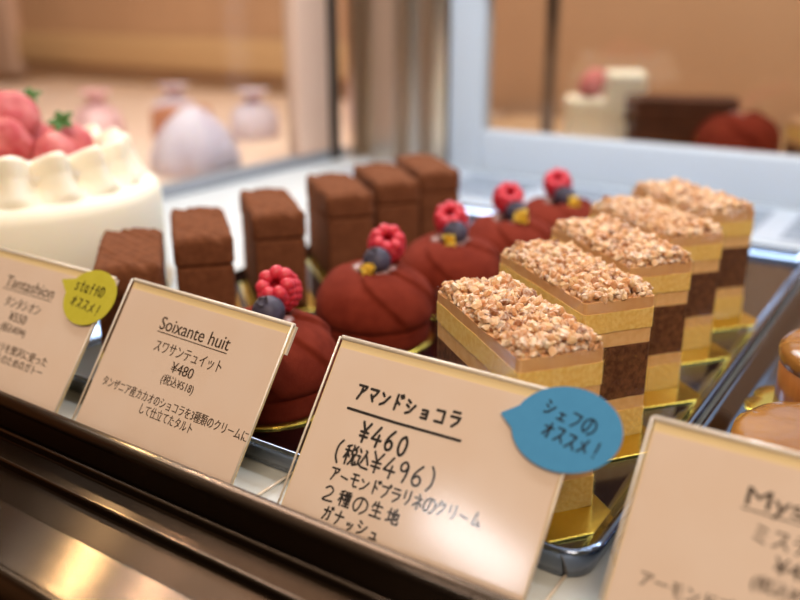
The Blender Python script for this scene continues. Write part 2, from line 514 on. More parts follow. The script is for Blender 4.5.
# ------------------------------------------------------------------ gold cards
BT = 0.0009
def card_mesh(L, W, r=0.004):
    me = loft_rect(-L / 2, L / 2, -W / 2, W / 2, r, [(0.0004, 0), (0, 0.0003), (0, 0.0007), (0.0004, BT)])
    return me
ALM_BOARD = card_mesh(0.092, 0.040)
CHO_BOARD = card_mesh(0.088, 0.039)

ORD = ['nearest', 'second', 'third', 'fourth', 'farthest']

# ------------------------------------------------------------------ almond crumble cakes
AL, AW = 0.074, 0.0315
CZ = TZ + BT + 0.0001
HT = 0.0655 - CZ       # height of the cake without the crumble

def crumble_mesh(seed):
    rnd = random.Random(seed)
    bm_all = bmesh.new()
    protos = []
    for k in range(8):
        b = bmesh.new(); bmesh.ops.create_icosphere(b, subdivisions=1, radius=1)
        off = Vector((rnd.random() * 90, rnd.random() * 90, rnd.random() * 90))
        vs = []
        for v in b.verts:
            d = 1 + 0.8 * noise.noise(v.co * 1.6 + off) + 0.2 * noise.noise(v.co * 4 + off)
            vs.append(v.co * d)
        fs = [[v.index for v in f.verts] for f in b.faces]
        protos.append((vs, fs)); b.free()
    verts = []; faces = []
    def chunk(p, r):
        vs, fs = rnd.choice(protos)
        q = Matrix.Rotation(rnd.random() * 6.28, 3, Vector((rnd.uniform(-1, 1), rnd.uniform(-1, 1), rnd.uniform(-1, 1))).normalized())
        s = Vector((rnd.uniform(.8, 1.25), rnd.uniform(.8, 1.25), rnd.uniform(.7, 1.0)))
        o = len(verts)
        for v in vs:
            w = q @ Vector((v.x * s.x, v.y * s.y, v.z * s.z))
            verts.append(Vector(p) + w * r)
        for f in fs: faces.append([o + i for i in f])
    for i in range(680):
        r = rnd.uniform(0.0011, 0.0019)
        chunk((rnd.uniform(-AL / 2 + .001, AL / 2 - .001), rnd.uniform(-AW / 2 + .001, AW / 2 - .001), HT + r * 0.6), r)
    for i in range(620):
        r = rnd.uniform(0.0009, 0.0020)
        x = rnd.uniform(-AL / 2 + .0015, AL / 2 - .0015); y = rnd.uniform(-AW / 2 + .0015, AW / 2 - .0015)
        hgt = 0.0022 + 0.0016 * (noise.noise(Vector((x * 70, y * 70, seed))) + .4)
        chunk((x, y, HT + hgt), r)
    for i in range(90):
        r = rnd.uniform(0.0012, 0.0022)
        chunk((rnd.uniform(-AL / 2 + .003, AL / 2 - .003), rnd.uniform(-AW / 2 + .003, AW / 2 - .003), HT + 0.0045), r)
    return mesh_from(verts, faces, smooth=False)

def layer_mesh(z0, z1, seed, amp=0.0004, ins=0.0):
    """slightly uneven slab with cut sides"""
    nx, ny = 22, 12
    L2, W2 = AL / 2 - ins, AW / 2 - ins
    loop = []
    r = 0.0015
    base = rounded_rect(-L2, L2, -W2, W2, r, 3)
    pts = []
    for i, p in enumerate(base):
        q = base[(i + 1) % len(base)]
        d = math.dist(p, q); k = max(1, int(d / 0.003))
        for j in range(k): pts.append((p[0] + (q[0] - p[0]) * j / k, p[1] + (q[1] - p[1]) * j / k))
    verts = []; faces = []
    zs = 4
    for zi in range(zs + 1):
        for (x, y) in pts:
            z = z0 + (z1 - z0) * zi / zs
            if zi in (0, zs): z += 1.6 * amp * noise.noise(Vector((x * 110, y * 110, z * 400)))
            verts.append((x, y, z))
    k = len(pts)
    for zi in range(zs):
        for i in range(k):
            faces.append((zi * k + i, zi * k + (i + 1) % k, (zi + 1) * k + (i + 1) % k, (zi + 1) * k + i))
    faces.append(tuple(range(k))[::-1]); faces.append(tuple(zs * k + i for i in range(k)))
    return mesh_from(verts, faces, smooth=False)

LAYERS = [('sponge_layer', 'sponge', 0.0, 0.20, 0.0), ('praline_cream', 'praline', 0.20, 0.295, 0.0003), ('ganache_layer', 'ganache', 0.295, 0.68, 0.0002),
          ('praline_cream', 'praline', 0.68, 0.79, 0.0003), ('sponge_layer', 'sponge', 0.79, 0.925, 0.0), ('caramel_cream', 'caramel_top', 0.925, 1.0, 0.0002)]
film_pts = rounded_rect(-AL / 2 - .0007, AL / 2 + .0007, -AW / 2 - .0007, AW / 2 + .0007, 0.0018, 5)
def film_mesh():
    verts = []; faces = []
    k = len(film_pts)
    ins = rounded_rect(-AL / 2 - .0005, AL / 2 + .0005, -AW / 2 - .0005, AW / 2 + .0005, 0.0016, 5)
    for ps, z in ((film_pts, 0.0002), (film_pts, HT + 0.0012), (ins, HT + 0.0012), (ins, 0.0002)):
        verts += [(x, y, z) for x, y in ps]
    for a in range(4):
        b = (a + 1) % 4
        for i in range(k):
            faces.append((a * k + i, a * k + (i + 1) % k, b * k + (i + 1) % k, b * k + i))
    return mesh_from(verts, faces)

def make_almond(seed):
    root = thing('crumble_cake', 'x', 'cake')
    for i, (nm, mk, a, b, ins) in enumerate(LAYERS):
        link(nm, layer_mesh(a * HT, b * HT, seed + i, 0.0005 if mk != 'praline' else 0.0003, ins), M[mk], root)
    c = link('crumble_topping', crumble_mesh(seed), M['crumble'], root)
    c['kind'] = 'stuff'
    link('acetate_band', film_mesh(), M['acetate'], root)
    return root

AROT = math.radians(-38)
alm_R = [(-0.0872, 0.2520), (-0.0905, 0.3137), (-0.0912, 0.3665), (-0.0922, 0.4235), (-0.0900, 0.4790)]
protos = [make_almond(11), make_almond(42)]
alm_text = ['nut crumble layer cake standing nearest the handwritten price card, blue bubble in front of it',
            'nut crumble layer cake second from the front of its row',
            'nut crumble layer cake in the middle of its row of five',
            'nut crumble layer cake fourth from the front of its row',
            'nut crumble layer cake at the back of its row, nearest the vents']
card_text = ['gold card under the frontmost crumble cake, corner showing below the blue bubble',
             'gold card under the second crumble cake from the front',
             'gold card under the third crumble cake from the front',
             'gold card under the fourth crumble cake from the front',
             'gold card under the farthest crumble cake, nearest the vents']
rot_jit = [0, 1, -1, 0.5, -2]
for i, (x, y) in enumerate(alm_R):
    a = AROT + math.radians(rot_jit[i])
    ca, sa = math.cos(a), math.sin(a)
    cx = x - (AL / 2 * ca - AW / 2 * sa); cy = y - (AL / 2 * sa + AW / 2 * ca)
    o = protos[i] if i < 2 else copy_tree(protos[i % 2])
    o.location = (cx, cy, CZ); o.rotation_euler = (0, 0, a)
    tag(o, alm_text[i], 'cake', 'nut crumble layer cakes')
    b = link('cake_card', ALM_BOARD, M['gold'])
    b.location = (cx + 0.0055 * ca, cy + 0.0055 * sa, TZ); b.rotation_euler = (0, 0, a)
    tag(b, card_text[i], 'cake card', 'gold cards under the crumble cakes')

# ------------------------------------------------------------------ cocoa dusted chocolate cakes
CL, CW, CH = 0.070, 0.0300, 0.0552
def choc_block(L, W, z0, z1, seed, r=0.0025, ridged=False):
    """solid grid block with softened edges; ridged top has shallow combed grooves"""
    bm = bmesh.new()
    bmesh.ops.create_cube(bm, size=1)
    bmesh.ops.subdivide_edges(bm, edges=bm.edges[:], cuts=39, use_grid_fill=True)
    for v in bm.verts:
        p = Vector((v.co.x * L, v.co.y * W, v.co.z * (z1 - z0)))
        # soften: clamp to inner box and push out by r
        inn = Vector((max(-L / 2 + r, min(L / 2 - r, p.x)), max(-W / 2 + r, min(W / 2 - r, p.y)), max(-(z1 - z0) / 2 + r, min((z1 - z0) / 2 - r, p.z))))
        d = p - inn
        if d.length > 1e-9: p = inn + d.normalized() * r
        top = p.z > (z1 - z0) / 2 - r * 1.01
        w = noise.noise(Vector((p.x * 90 + seed, p.y * 90, p.z * 90)))
        p += p.normalized() * 0.0005 * w
        if ridged and top:
            ang = math.radians(28)
            s = -p.x * math.sin(ang) + p.y * math.cos(ang)
            s2 = p.x * math.cos(ang) + p.y * math.sin(ang)
            p.z += 0.0014 * noise.noise(Vector((s2 * 18, s * 400, seed))) + 0.0005 * noise.noise(Vector((s2 * 60, s * 260, seed)))
        v.co = p + Vector((0, 0, (z0 + z1) / 2))
    me = bpy.data.meshes.new('block'); bm.to_mesh(me); bm.free()
    for p in me.polygons: p.use_smooth = True
    return me

def make_choc():
    root = thing('chocolate_cake', 'x', 'cake')
    link('cake_body', choc_block(CL - 0.0012, CW - 0.0012, 0.0, CH * 0.72, 3, 0.0018), M['cocoa'], root)
    link('ridged_top', choc_block(CL, CW, CH * 0.705, CH, 8, 0.0036, True), M['cocoa'], root)
    return root
CROT = math.radians(-40)
chocp = make_choc()
cho_C = [(-0.3275, 0.2575), (-0.3355, 0.3105), (-0.3385, 0.3700), (-0.3360, 0.4320), (-0.3325, 0.4800), (-0.3285, 0.5270)]
cho_text = ['cocoa-dusted chocolate cake nearest the yellow bubble, front of its row',
            'cocoa-dusted chocolate cake second from the front, behind the card with the price 480',
            'cocoa-dusted chocolate cake third from the front, left of a raspberry',
            'cocoa-dusted chocolate cake third from the back of its row',
            'cocoa-dusted chocolate cake second from the back of its row',
            'cocoa-dusted chocolate cake at the back of its row, nearest the white door']
ccard_text = ['gold card under the frontmost chocolate cake, beneath the yellow bubble',
              'gold card under the second chocolate cake from the front',
              'gold card under the third chocolate cake from the front',
              'gold card under the chocolate cake third from the back',
              'gold card under the chocolate cake second from the back',
              'gold card under the farthest chocolate cake']
cj = [-2, -1, 0, 1, 0, -1]
for i, (cx, cy) in enumerate(cho_C):
    a = CROT + math.radians(cj[i])
    ca, sa = math.cos(a), math.sin(a)
    o = chocp if i == 0 else copy_tree(chocp)
    o.location = (cx, cy, CZ); o.rotation_euler = (0, 0, a)
    tag(o, cho_text[i], 'cake', 'cocoa-dusted chocolate cakes')
    b = link('cake_card', CHO_BOARD, M['gold'])
    b.location = (cx - 0.001 * ca, cy - 0.001 * sa, TZ); b.rotation_euler = (0, 0, a)
    tag(b, ccard_text[i], 'cake card', 'gold cards under the chocolate cakes')

# ------------------------------------------------------------------ red velvet domes with berries
def dome_mesh(seed):
    ctrl = [(0.0, 0.0335), (0.006, 0.0335), (0.0085, 0.0345), (0.0105, 0.0365), (0.0135, 0.0372), (0.0175, 0.0362), (0.0225, 0.0335), (0.0270, 0.0290),
            (0.0298, 0.0235), (0.0309, 0.0175), (0.0308, 0.0135), (0.0300, 0.0112), (0.0288, 0.0105), (0.0292, 0.0095), (0.0288, 0.0010), (0.0282, 0.0), (0.0, 0.0)]
    # densify
    pr = []
    for (a, b) in zip(ctrl, ctrl[1:]):
        for j in range(4): pr.append((a[0] + (b[0] - a[0]) * j / 4, a[1] + (b[1] - a[1]) * j / 4))
    pr.append(ctrl[-1])
    for _ in range(2):
        q = pr[:]
        for i in range(1, len(pr) - 20):
            q[i] = ((pr[i - 1][0] + 2 * pr[i][0] + pr[i + 1][0]) / 4, (pr[i - 1][1] + 2 * pr[i][1] + pr[i + 1][1]) / 4)
        pr = q
    NP = 4
    def rf(a, j, r, z):
        if z < 0.0102 or r < 0.004: return r, z
        t = min(1, max(0, (z - 0.0105) / 0.0267))
        s = (a / (2 * PI) * NP + 0.75 * t ** 1.5 + 0.22 * math.sin(a + seed) + 0.12 * math.sin(2 * a + seed)) % 1.0
        e = min(1, s / 0.10); e = e * e * (3 - 2 * e)
        saw = (1 - s) ** 0.8 * e
        k = min(1, t * 4) * min(1, max(0.0, (r - 0.005) / 0.006))
        d = 0.0019 * (saw - 0.45) * k
        # push along the dome's own outward direction
        nr = min(1, r / 0.031) ** 1.5; nz = math.sqrt(max(0, 1 - nr * nr))
        w = 0.0006 * noise.noise(Vector((math.cos(a) * 2, math.sin(a) * 2, t * 2 + seed)))
        return r + (d + w) * nr, z + (d + w) * nz * 1.1
    return lathe(pr, 240, rf)

def raspberry_mesh(R=0.0096, H=0.0125):
    ms = []
    k = 0
    rows = [(0.30, 0.93), (0.70, 0.78), (0.94, 0.52), (1.0, 0.22), (0.99, -0.08), (0.92, -0.36), (0.76, -0.60)]
    counts = [5, 11, 14, 16, 15, 12, 7]
    for (rr, zz), c in zip(rows, counts):
        for i in range(c):
            a = 2 * PI * (i + 0.5 * (k % 2)) / c
            rad = R * 0.77
            ms.append(blob((rad * rr * math.cos(a), rad * rr * math.sin(a), -zz * H * 0.62 - 0.0003), R * (0.36 if k == 6 else 0.285), 2, 0.03, seed=k * 31 + i))
        k += 1
    core = lathe([(0.0, -H * .58), (R * .55, -H * .45), (R * .78, -H * .1), (R * .78, H * .22), (R * .66, H * .42), (R * .52, H * .38), (R * .44, H * .2), (R * .34, -H * .1), (0.0, -H * .18)], 24)
    ms.append(core)
    return join_meshes(ms)
RASP = raspberry_mesh()
def blueberry_mesh(R=0.0072):
    pr = []
    for i in range(17):
        a = -PI / 2 + PI * i / 16
        pr.append((R * math.cos(a), R * 0.92 * math.sin(a)))
    pr = pr[:-2] + [(R * 0.26, R * 0.86), (R * 0.18, R * 0.74), (0, R * 0.70)]
    return lathe(pr, 32)
BLUE = blueberry_mesh()
def crown_mesh(R=0.0072):
    vs = []; fs = []
    n = 20
    for i in range(n):
        a = 2 * PI * i / n
        k = 0.44 if (i // 2) % 2 == 0 else 0.30
        z = 0.97 if (i // 2) % 2 == 0 else 0.9
        for q, zz in ((0.24, 0.84), (k, z), (0.27, 0.80)):
            vs.append((R * q * math.cos(a), R * q * math.sin(a), R * zz))
    for i in range(n):
        j = (i + 1) % n
        for s in range(3):
            s2 = (s + 1) % 3
            fs.append((i * 3 + s, j * 3 + s, j * 3 + s2, i * 3 + s2))
    return mesh_from(vs, fs)
CROWN = crown_mesh()
def leaf_foil(seed, w=0.006, h=0.0065):
    rnd = random.Random(seed)
    n = 9; vs = []; fs = []
    off = rnd.random() * 30
    for i in range(n):
        for j in range(n):
            u = (i / (n - 1) - .5); v = (j / (n - 1) - .5)
            ww = w * (0.6 + 0.6 * noise.noise(Vector((v * 4, off, 0))) + .2)
            x = u * ww + 0.0012 * noise.noise(Vector((u * 3, v * 3, off)))
            y = v * h * (0.8 + 0.5 * noise.noise(Vector((u * 4, off + 5, 0))))
            z = 0.0024 * noise.noise(Vector((u * 5 + off, v * 5, 3))) + 0.0010 * noise.noise(Vector((u * 13 + off, v * 13, 7)))
            vs.append((x, y, z))
    m = len(vs)
    for x, y, z in vs[:m]: vs.append((x, y, z - 0.0002))
    for i in range(n - 1):
        for j in range(n - 1):
            a, b, c, d = i * n + j, (i + 1) * n + j, (i + 1) * n + j + 1, i * n + j + 1
            fs.append((a, b, c, d)); fs.append((d + m, c + m, b + m, a + m))
    for j in range(n - 1):
        fs.append((j, j + 1, j + 1 + m, j + m)); k = (n - 1) * n
        fs.append((k + j + 1, k + j, k + j + m, k + j + 1 + m))
        fs.append(((j + 1) * n, j * n, j * n + m, (j + 1) * n + m))
        fs.append((j * n + n - 1, (j + 1) * n + n - 1, (j + 1) * n + n - 1 + m, j * n + n - 1 + m))
    return mesh_from(vs, fs, smooth=False)

def make_dome(seed):
    root = thing('red_dome_cake', 'x', 'cake')
    link('petal_dome', dome_mesh(seed), M['velvet'], root)
    gz = [blob((0.0075 * math.cos(q), 0.0075 * math.sin(q), 0.0415), 0.0042, 2, 0.15, (1.25, 0.9, 0.55), k, Matrix.Rotation(q + 1.57, 3, 'Z')) for k, q in enumerate((0.2, 2.3, 3.3, 5.4))]
    link('glaze_or_highlight_dab', join_meshes(gz), M['glaze'], root)
    return root

def dress_dome(root, rasp, rtilt, blue, btilt, gold=None, gseed=1, gsize=1.0):
    r = link('raspberry', RASP, M['raspberry'], root, rasp, rtilt)
    b = link('blueberry', BLUE, M['blueberry'], root, blue, btilt)
    link('berry_crown', CROWN, M['berry_crown'], b)
    if gold:
        gm = leaf_foil(gseed)
        g = link('gold_leaf', gm, M['gold_leaf'], root, gold, (1.0, 0.1, 0.6))
        g.scale = (gsize,) * 3
    return root

DOME_MESH = [dome_mesh(0.4), dome_mesh(2.1)]
DBOARD = lathe([(0, 0), (0.0307, 0), (0.0311, 0.0004), (0.0307, BT), (0, BT)], 64)
# to the camera: direction roughly (0.55,-0.83); right of picture roughly (0.83, 0.55)
tow = Vector((0.555, -0.832, 0)); rgt = Vector((0.832, 0.555, 0))
domes = [((-0.2395, 0.2560), 0.35), ((-0.2440, 0.3420), 1.1), ((-0.2388, 0.4108), 2.3), ((-0.2335, 0.4748), 0.9), ((-0.2270, 0.5380), 3.0)]
dome_text = ['red velvet dome cake half hidden behind two price cards, no gold leaf in view',
             'whole red velvet dome cake in full view, left of the nearest crumble cake',
             'red velvet dome cake third from the front, beyond the dome in full view',
             'red velvet dome cake fourth from the front with a tall gold leaf flake',
             'red velvet dome cake at the back of its row, nearest the white door']
def V3(r, t, z): 
    v = rgt * r + tow * t
    return (v.x, v.y, z)
dome_objs = []
dress = [dict(r=(0.0045, -0.0065, 0.0478), b=(0.0015, 0.0055, 0.0417), g=None),
         dict(r=(0.0065, -0.0060, 0.0478), b=(0.0015, 0.0055, 0.0420), g=(-0.0025, 0.0140, 0.0400), gs=1.0),
         dict(r=(0.000, -0.0060, 0.0475), b=(0.002, 0.0050, 0.0420), g=(-0.0015, 0.0138, 0.0402), gs=1.0),
         dict(r=(-0.001, -0.0055, 0.0485), b=(0.003, 0.0050, 0.0420), g=(0.005, 0.0138, 0.0415), gs=1.5),
         dict(r=(-0.002, -0.0045, 0.0480), b=(0.001, 0.0060, 0.0415), g=(0.006, 0.0145, 0.0395), gs=1.15)]
for i, ((x, y), rz) in enumerate(domes):
    root = thing('red_dome_cake', dome_text[i], 'cake', (x, y, CZ), 0, 'red velvet dome cakes')
    link('petal_dome', DOME_MESH[i % 2], M['velvet'], root, rot=(0, 0, rz))
    gz = [blob((0.0085 * math.cos(q), 0.0085 * math.sin(q), 0.0362), 0.0040, 2, 0.15, (1.25, 0.9, 0.6), k, Matrix.Rotation(q + 1.57, 3, 'Z')) for k, q in enumerate((0.35, 2.6, 3.7, 5.6))]
    link('glaze_or_highlight_dab', join_meshes(gz), M['glaze'], root)
    d = dress[i]
    r = link('raspberry', RASP, M['raspberry'], root, V3(*d['r']))
    tilt = (tow * 0.62 + Vector((0, 0, 0.75)) + rgt * (0.1 if i % 2 else -0.2)).normalized()
    r.rotation_euler = tilt.to_track_quat('Z', 'Y').to_euler()
    b = link('blueberry', BLUE, M['blueberry'], root, V3(*d['b']))
    tb = (tow * 0.45 + Vector((0, 0, 0.9)) - rgt * 0.3).normalized()
    b.rotation_euler = tb.to_track_quat('Z', 'Y').to_euler()
    link('berry_crown', CROWN, M['berry_crown'], b)
    if d['g']:
        g = link('gold_leaf', leaf_foil(20 + i), M['gold_leaf'], root, V3(*d['g']))
        g.rotation_euler = (tow * 0.9 + Vector((0, 0, 0.35))).to_track_quat('Z', 'Y').to_euler()
        g.scale = (d['gs'] * 1.2,) * 3
    dome_objs.append(root)
    c = link('cake_card', DBOARD, M['gold'], None, (x, y, TZ))
    tag(c, ['round gold card under the half hidden red dome in front', 'round gold card under the red dome in full view', 'round gold card under the third red dome from the front',
            'round gold card under the fourth red dome from the front', 'round gold card under the farthest red dome'][i], 'cake card', 'round gold cards under the red domes')

# ------------------------------------------------------------------ round caramel cakes on the right tray
def scallop_card(R, n=14):
    prof = [(0, 0), (R * 0.85, 0), (R, 0.0), (R + .0003, 0.0004), (R, BT), (R * 0.85, BT), (0, BT)]
    def rf(a, j, r, z):
        if r < R * 0.9: return r, z
        return r * (1 + 0.07 * (abs(math.sin(a * n / 2)) ** 0.7 - 0.6)), z
    return lathe(prof, 280, rf)
for i, (x, y, h, lab, clab) in enumerate([
        (-0.021, 0.288, 0.0275, 'glossy round caramel cake behind the rightmost price card', 'scalloped gold card under the nearer caramel cake'),
        (-0.022, 0.372, 0.0300, 'glossy round caramel cake cut off by the right edge, beyond the nearer caramel cake', 'scalloped gold card under the farther caramel cake')]):
    R = 0.030
    root = thing('caramel_cake', lab, 'cake', (x, y, CZ), i * 0.8, 'round caramel cakes')
    link('mousse_body', lathe([(0, 0), (R - .001, 0), (R, .001), (R, h - .002), (0, h - .002)], 72), M['caramel_side'], root)
    def gl(a, j, r, z):
        return r, z + (0.0012 * noise.noise(Vector((r * math.cos(a) * 90, r * math.sin(a) * 90, 5 + i))) if z > h - .001 else 0)
    link('caramel_glaze', lathe([(R + .0002, h - .006), (R + .0012, h - .003), (R + .0004, h + .0005), (R - .003, h + .0025), (R * .7, h + .0035), (R * .35, h + .0038), (0.0, h + .004)], 72, gl), M['caramel'], root)
    c = link('cake_card', scallop_card(R + 0.010), M['gold'], None, (x, y, TZ), (0, 0, 0.25 + i))
    tag(c, clab, 'cake card', 'scalloped gold cards under the caramel cakes')

# ------------------------------------------------------------------ big cream cake at the left
BC = (-0.470, 0.290)
pl = link('cake_plate', lathe([(0, 0), (0.09, 0), (0.094, 0.002), (0.095, 0.0045), (0.0935, 0.005), (0.088, 0.0035), (0, 0.0035)], 96), M['gold'], None, (BC[0] - 0.012, BC[1], 0.0004))
tag(pl, 'round gold plate under the big white cream cake', 'plate')
bc = thing('cream_cake', 'big whole white cream cake with piped ruffles and strawberries at the left', 'cake', (BC[0], BC[1], 0.0041))
RB = 0.085
bodyH = 0.067
link('cream_body', lathe([(0, 0), (RB - .002, 0), (RB, .002), (RB, bodyH - .008), (RB - .002, bodyH - .003), (RB - .007, bodyH), (0, bodyH)], 128), M['cream'], bc)
# ruffle ring
NR = 17
rp = [(r * 0.90, 0.064 + (z - 0.064) * 0.95) for r, z in [(0.058, 0.064), (0.0795, 0.064), (0.0850, 0.067), (0.0855, 0.071), (0.0815, 0.077), (0.0785, 0.083), (0.0780, 0.088), (0.0770, 0.093), (0.0735, 0.0945), (0.070, 0.090), (0.064, 0.080), (0.058, 0.064)]]
rq = []
for a, b in zip(rp, rp[1:]):
    for j in range(3): rq.append((a[0] + (b[0] - a[0]) * j / 3, a[1] + (b[1] - a[1]) * j / 3))
rq.append(rp[-1])
def ruf(a, j, r, z):
    s = (a / (2 * PI) * NR) % 1.0
    bulge = math.sin(PI * s) ** 1.3
    hgt = (z - 0.064) / 0.03
    k = 0.012 * max(0, min(1, hgt * 3))
    rr = r - k * (1 - bulge) if r > 0.060 else r + k * 0.4 * (1 - bulge)
    zz = z - 0.006 * (1 - bulge) * max(0, min(1, hgt))
    return rr, zz
link('piped_ruffle', lathe(rq, 360, ruf), M['cream'], bc)
def strawberry_mesh(seed):
    pr = [(0, -0.016), (0.004, -0.0145), (0.009, -0.009), (0.0125, -0.001), (0.0135, 0.005), (0.0115, 0.010), (0.006, 0.0125), (0, 0.012)]
    q = []
    for a, b in zip(pr, pr[1:]):
        for j in range(3): q.append((a[0] + (b[0] - a[0]) * j / 3, a[1] + (b[1] - a[1]) * j / 3))
    q.append(pr[-1])
    def rf(a, j, r, z):
        return r * (1 - 0.05 * max(0, math.sin(a * 9 + (j % 2) * 1.57) * math.sin(j * 1.5))), z
    return lathe(q, 40, rf)
SB = strawberry_mesh(1)
berries = [(0.010, 0.035, 0.086, 0.5, 0.9), (-0.012, 0.022, 0.088, 1.9, 1.2), (0.034, 0.010, 0.086, -0.6, 1.1), (0.012, -0.008, 0.094, 2.5, 1.0), (-0.03, -0.012, 0.088, 3.4, 1.1),
           (0.022, -0.036, 0.086, -1.4, 1.1), (-0.012, -0.04, 0.087, 4.2, 1.2), (-0.005, 0.008, 0.106, 1.2, 0.8)]
for (x, y, z, rz, tl) in berries:
    s = link('strawberry', SB, M['strawberry'], bc, (x, y, z - 0.005), (tl, 0.2, rz)); s.scale = (1.2, 1.2, 1.2)
def leaf_mesh(n=5, R=0.011):
    ms = []
    for k in range(n):
        a = 2 * PI * k / n
        pts = []
        for i in range(7):
            t_ = i / 6
            w = 0.0032 * math.sin(PI * min(1, t_ * 0.92 + 0.06))
            z = 0.0035 * math.sin(t_ * 2.4)
            pts.append((t_ * R, w, z))
        vs = []; fs = []
        for (r, w, z) in pts: vs += [(r, -w, z), (r, 0, z - .0006), (r, w, z)]
        m_ = len(vs)
        vs += [(x, y, z - .0004) for x, y, z in vs]
        for i in range(6):
            for s in range(2):
                q = (i * 3 + s, (i + 1) * 3 + s, (i + 1) * 3 + s + 1, i * 3 + s + 1)
                fs.append(q); fs.append(tuple(v + m_ for v in q[::-1]))
            fs.append((i * 3, i * 3 + m_, (i + 1) * 3 + m_, (i + 1) * 3)); fs.append((i * 3 + 2, (i + 1) * 3 + 2, (i + 1) * 3 + 2 + m_, i * 3 + 2 + m_))
        me = mesh_from(vs, fs); me.transform(Matrix.Rotation(a, 4, 'Z')); ms.append(me)
    return join_meshes(ms)
LEAF = leaf_mesh()
link('green_leaf', LEAF, M['leaf'], bc, (0.019, 0.026, 0.100), (0.8, 0.3, 0.2)).scale = (.8, .8, .8)
link('green_leaf', LEAF, M['leaf'], bc, (-0.004, 0.022, 0.113), (0.6, -0.3, 1.0)).scale = (.75, .75, .75)

# ------------------------------------------------------------------ price cards
SA, CA = 0.6, 0.8           # lean of the cards
def to_local(u, v, n=0.0):
    return (u, v * SA - n * CA, v * CA + n * SA)
def plane_mesh_to_sign(me, n):
    for vt in me.vertices:
        vt.co = Vector(to_local(vt.co.x, vt.co.y, n + vt.co.z))
    return me

def slab(u0, u1, v0, v1, n0, n1, bev=0.0):
    me = box_mesh(u0, u1, v0, v1, n0, n1, bev, 2)
    for vt in me.vertices: vt.co = Vector(to_local(vt.co.x, vt.co.y, vt.co.z))
    return me

MM = 0.001
def text_mesh(body, size=1.0, offset=0.0):
    c = bpy.data.curves.new('lettering', 'FONT')
    c.body = body; c.size = size; c.offset = offset
    c.resolution_u = 4
    o = bpy.data.objects.new('lettering', c); col.objects.link(o)
    dg = bpy.context.evaluated_depsgraph_get()
    me = bpy.data.meshes.new_from_object(o.evaluated_get(dg))
    bpy.data.objects.remove(o); bpy.data.curves.remove(c)
    me.materials.clear()
    return me

def printed(body, u0, u1, v0, h, n, bold=0.0, slope=0.0):
    """printed line: fills u0..u1 (mm), letters h mm tall standing on v0"""
    me = text_mesh(body, 1.0)
    xs = [v.co.x for v in me.vertices]; ys = [v.co.y for v in me.vertices]
    xa, xb = min(xs), max(xs)
    sy = h / 0.78
    for v in me.vertices:
        u = u0 + (v.co.x - xa) / (xb - xa) * (u1 - u0)
        vv = v0 + v.co.y * sy + slope * (u - u0)
        v.co = Vector((u * MM, vv * MM, 0))
    out = []
    for k, du in enumerate((-0.07, 0.07)):      # pen thickness: the line printed twice, a hair apart
        m2 = me.copy()
        for v in m2.vertices: v.co = Vector(to_local(v.co.x + du * MM, v.co.y, n + k * 4e-6))
        out.append(m2)
    return join_meshes(out)

def rect_flat(u0, u1, v0, v1, n, slope=0.0):
    q = [(u0, v0), (u1, v0 + slope * (u1 - u0)), (u1, v1 + slope * (u1 - u0)), (u0, v1)]
    return mesh_from([to_local(u * MM, v * MM, n) for u, v in q], [(0, 1, 2, 3)], smooth=False)

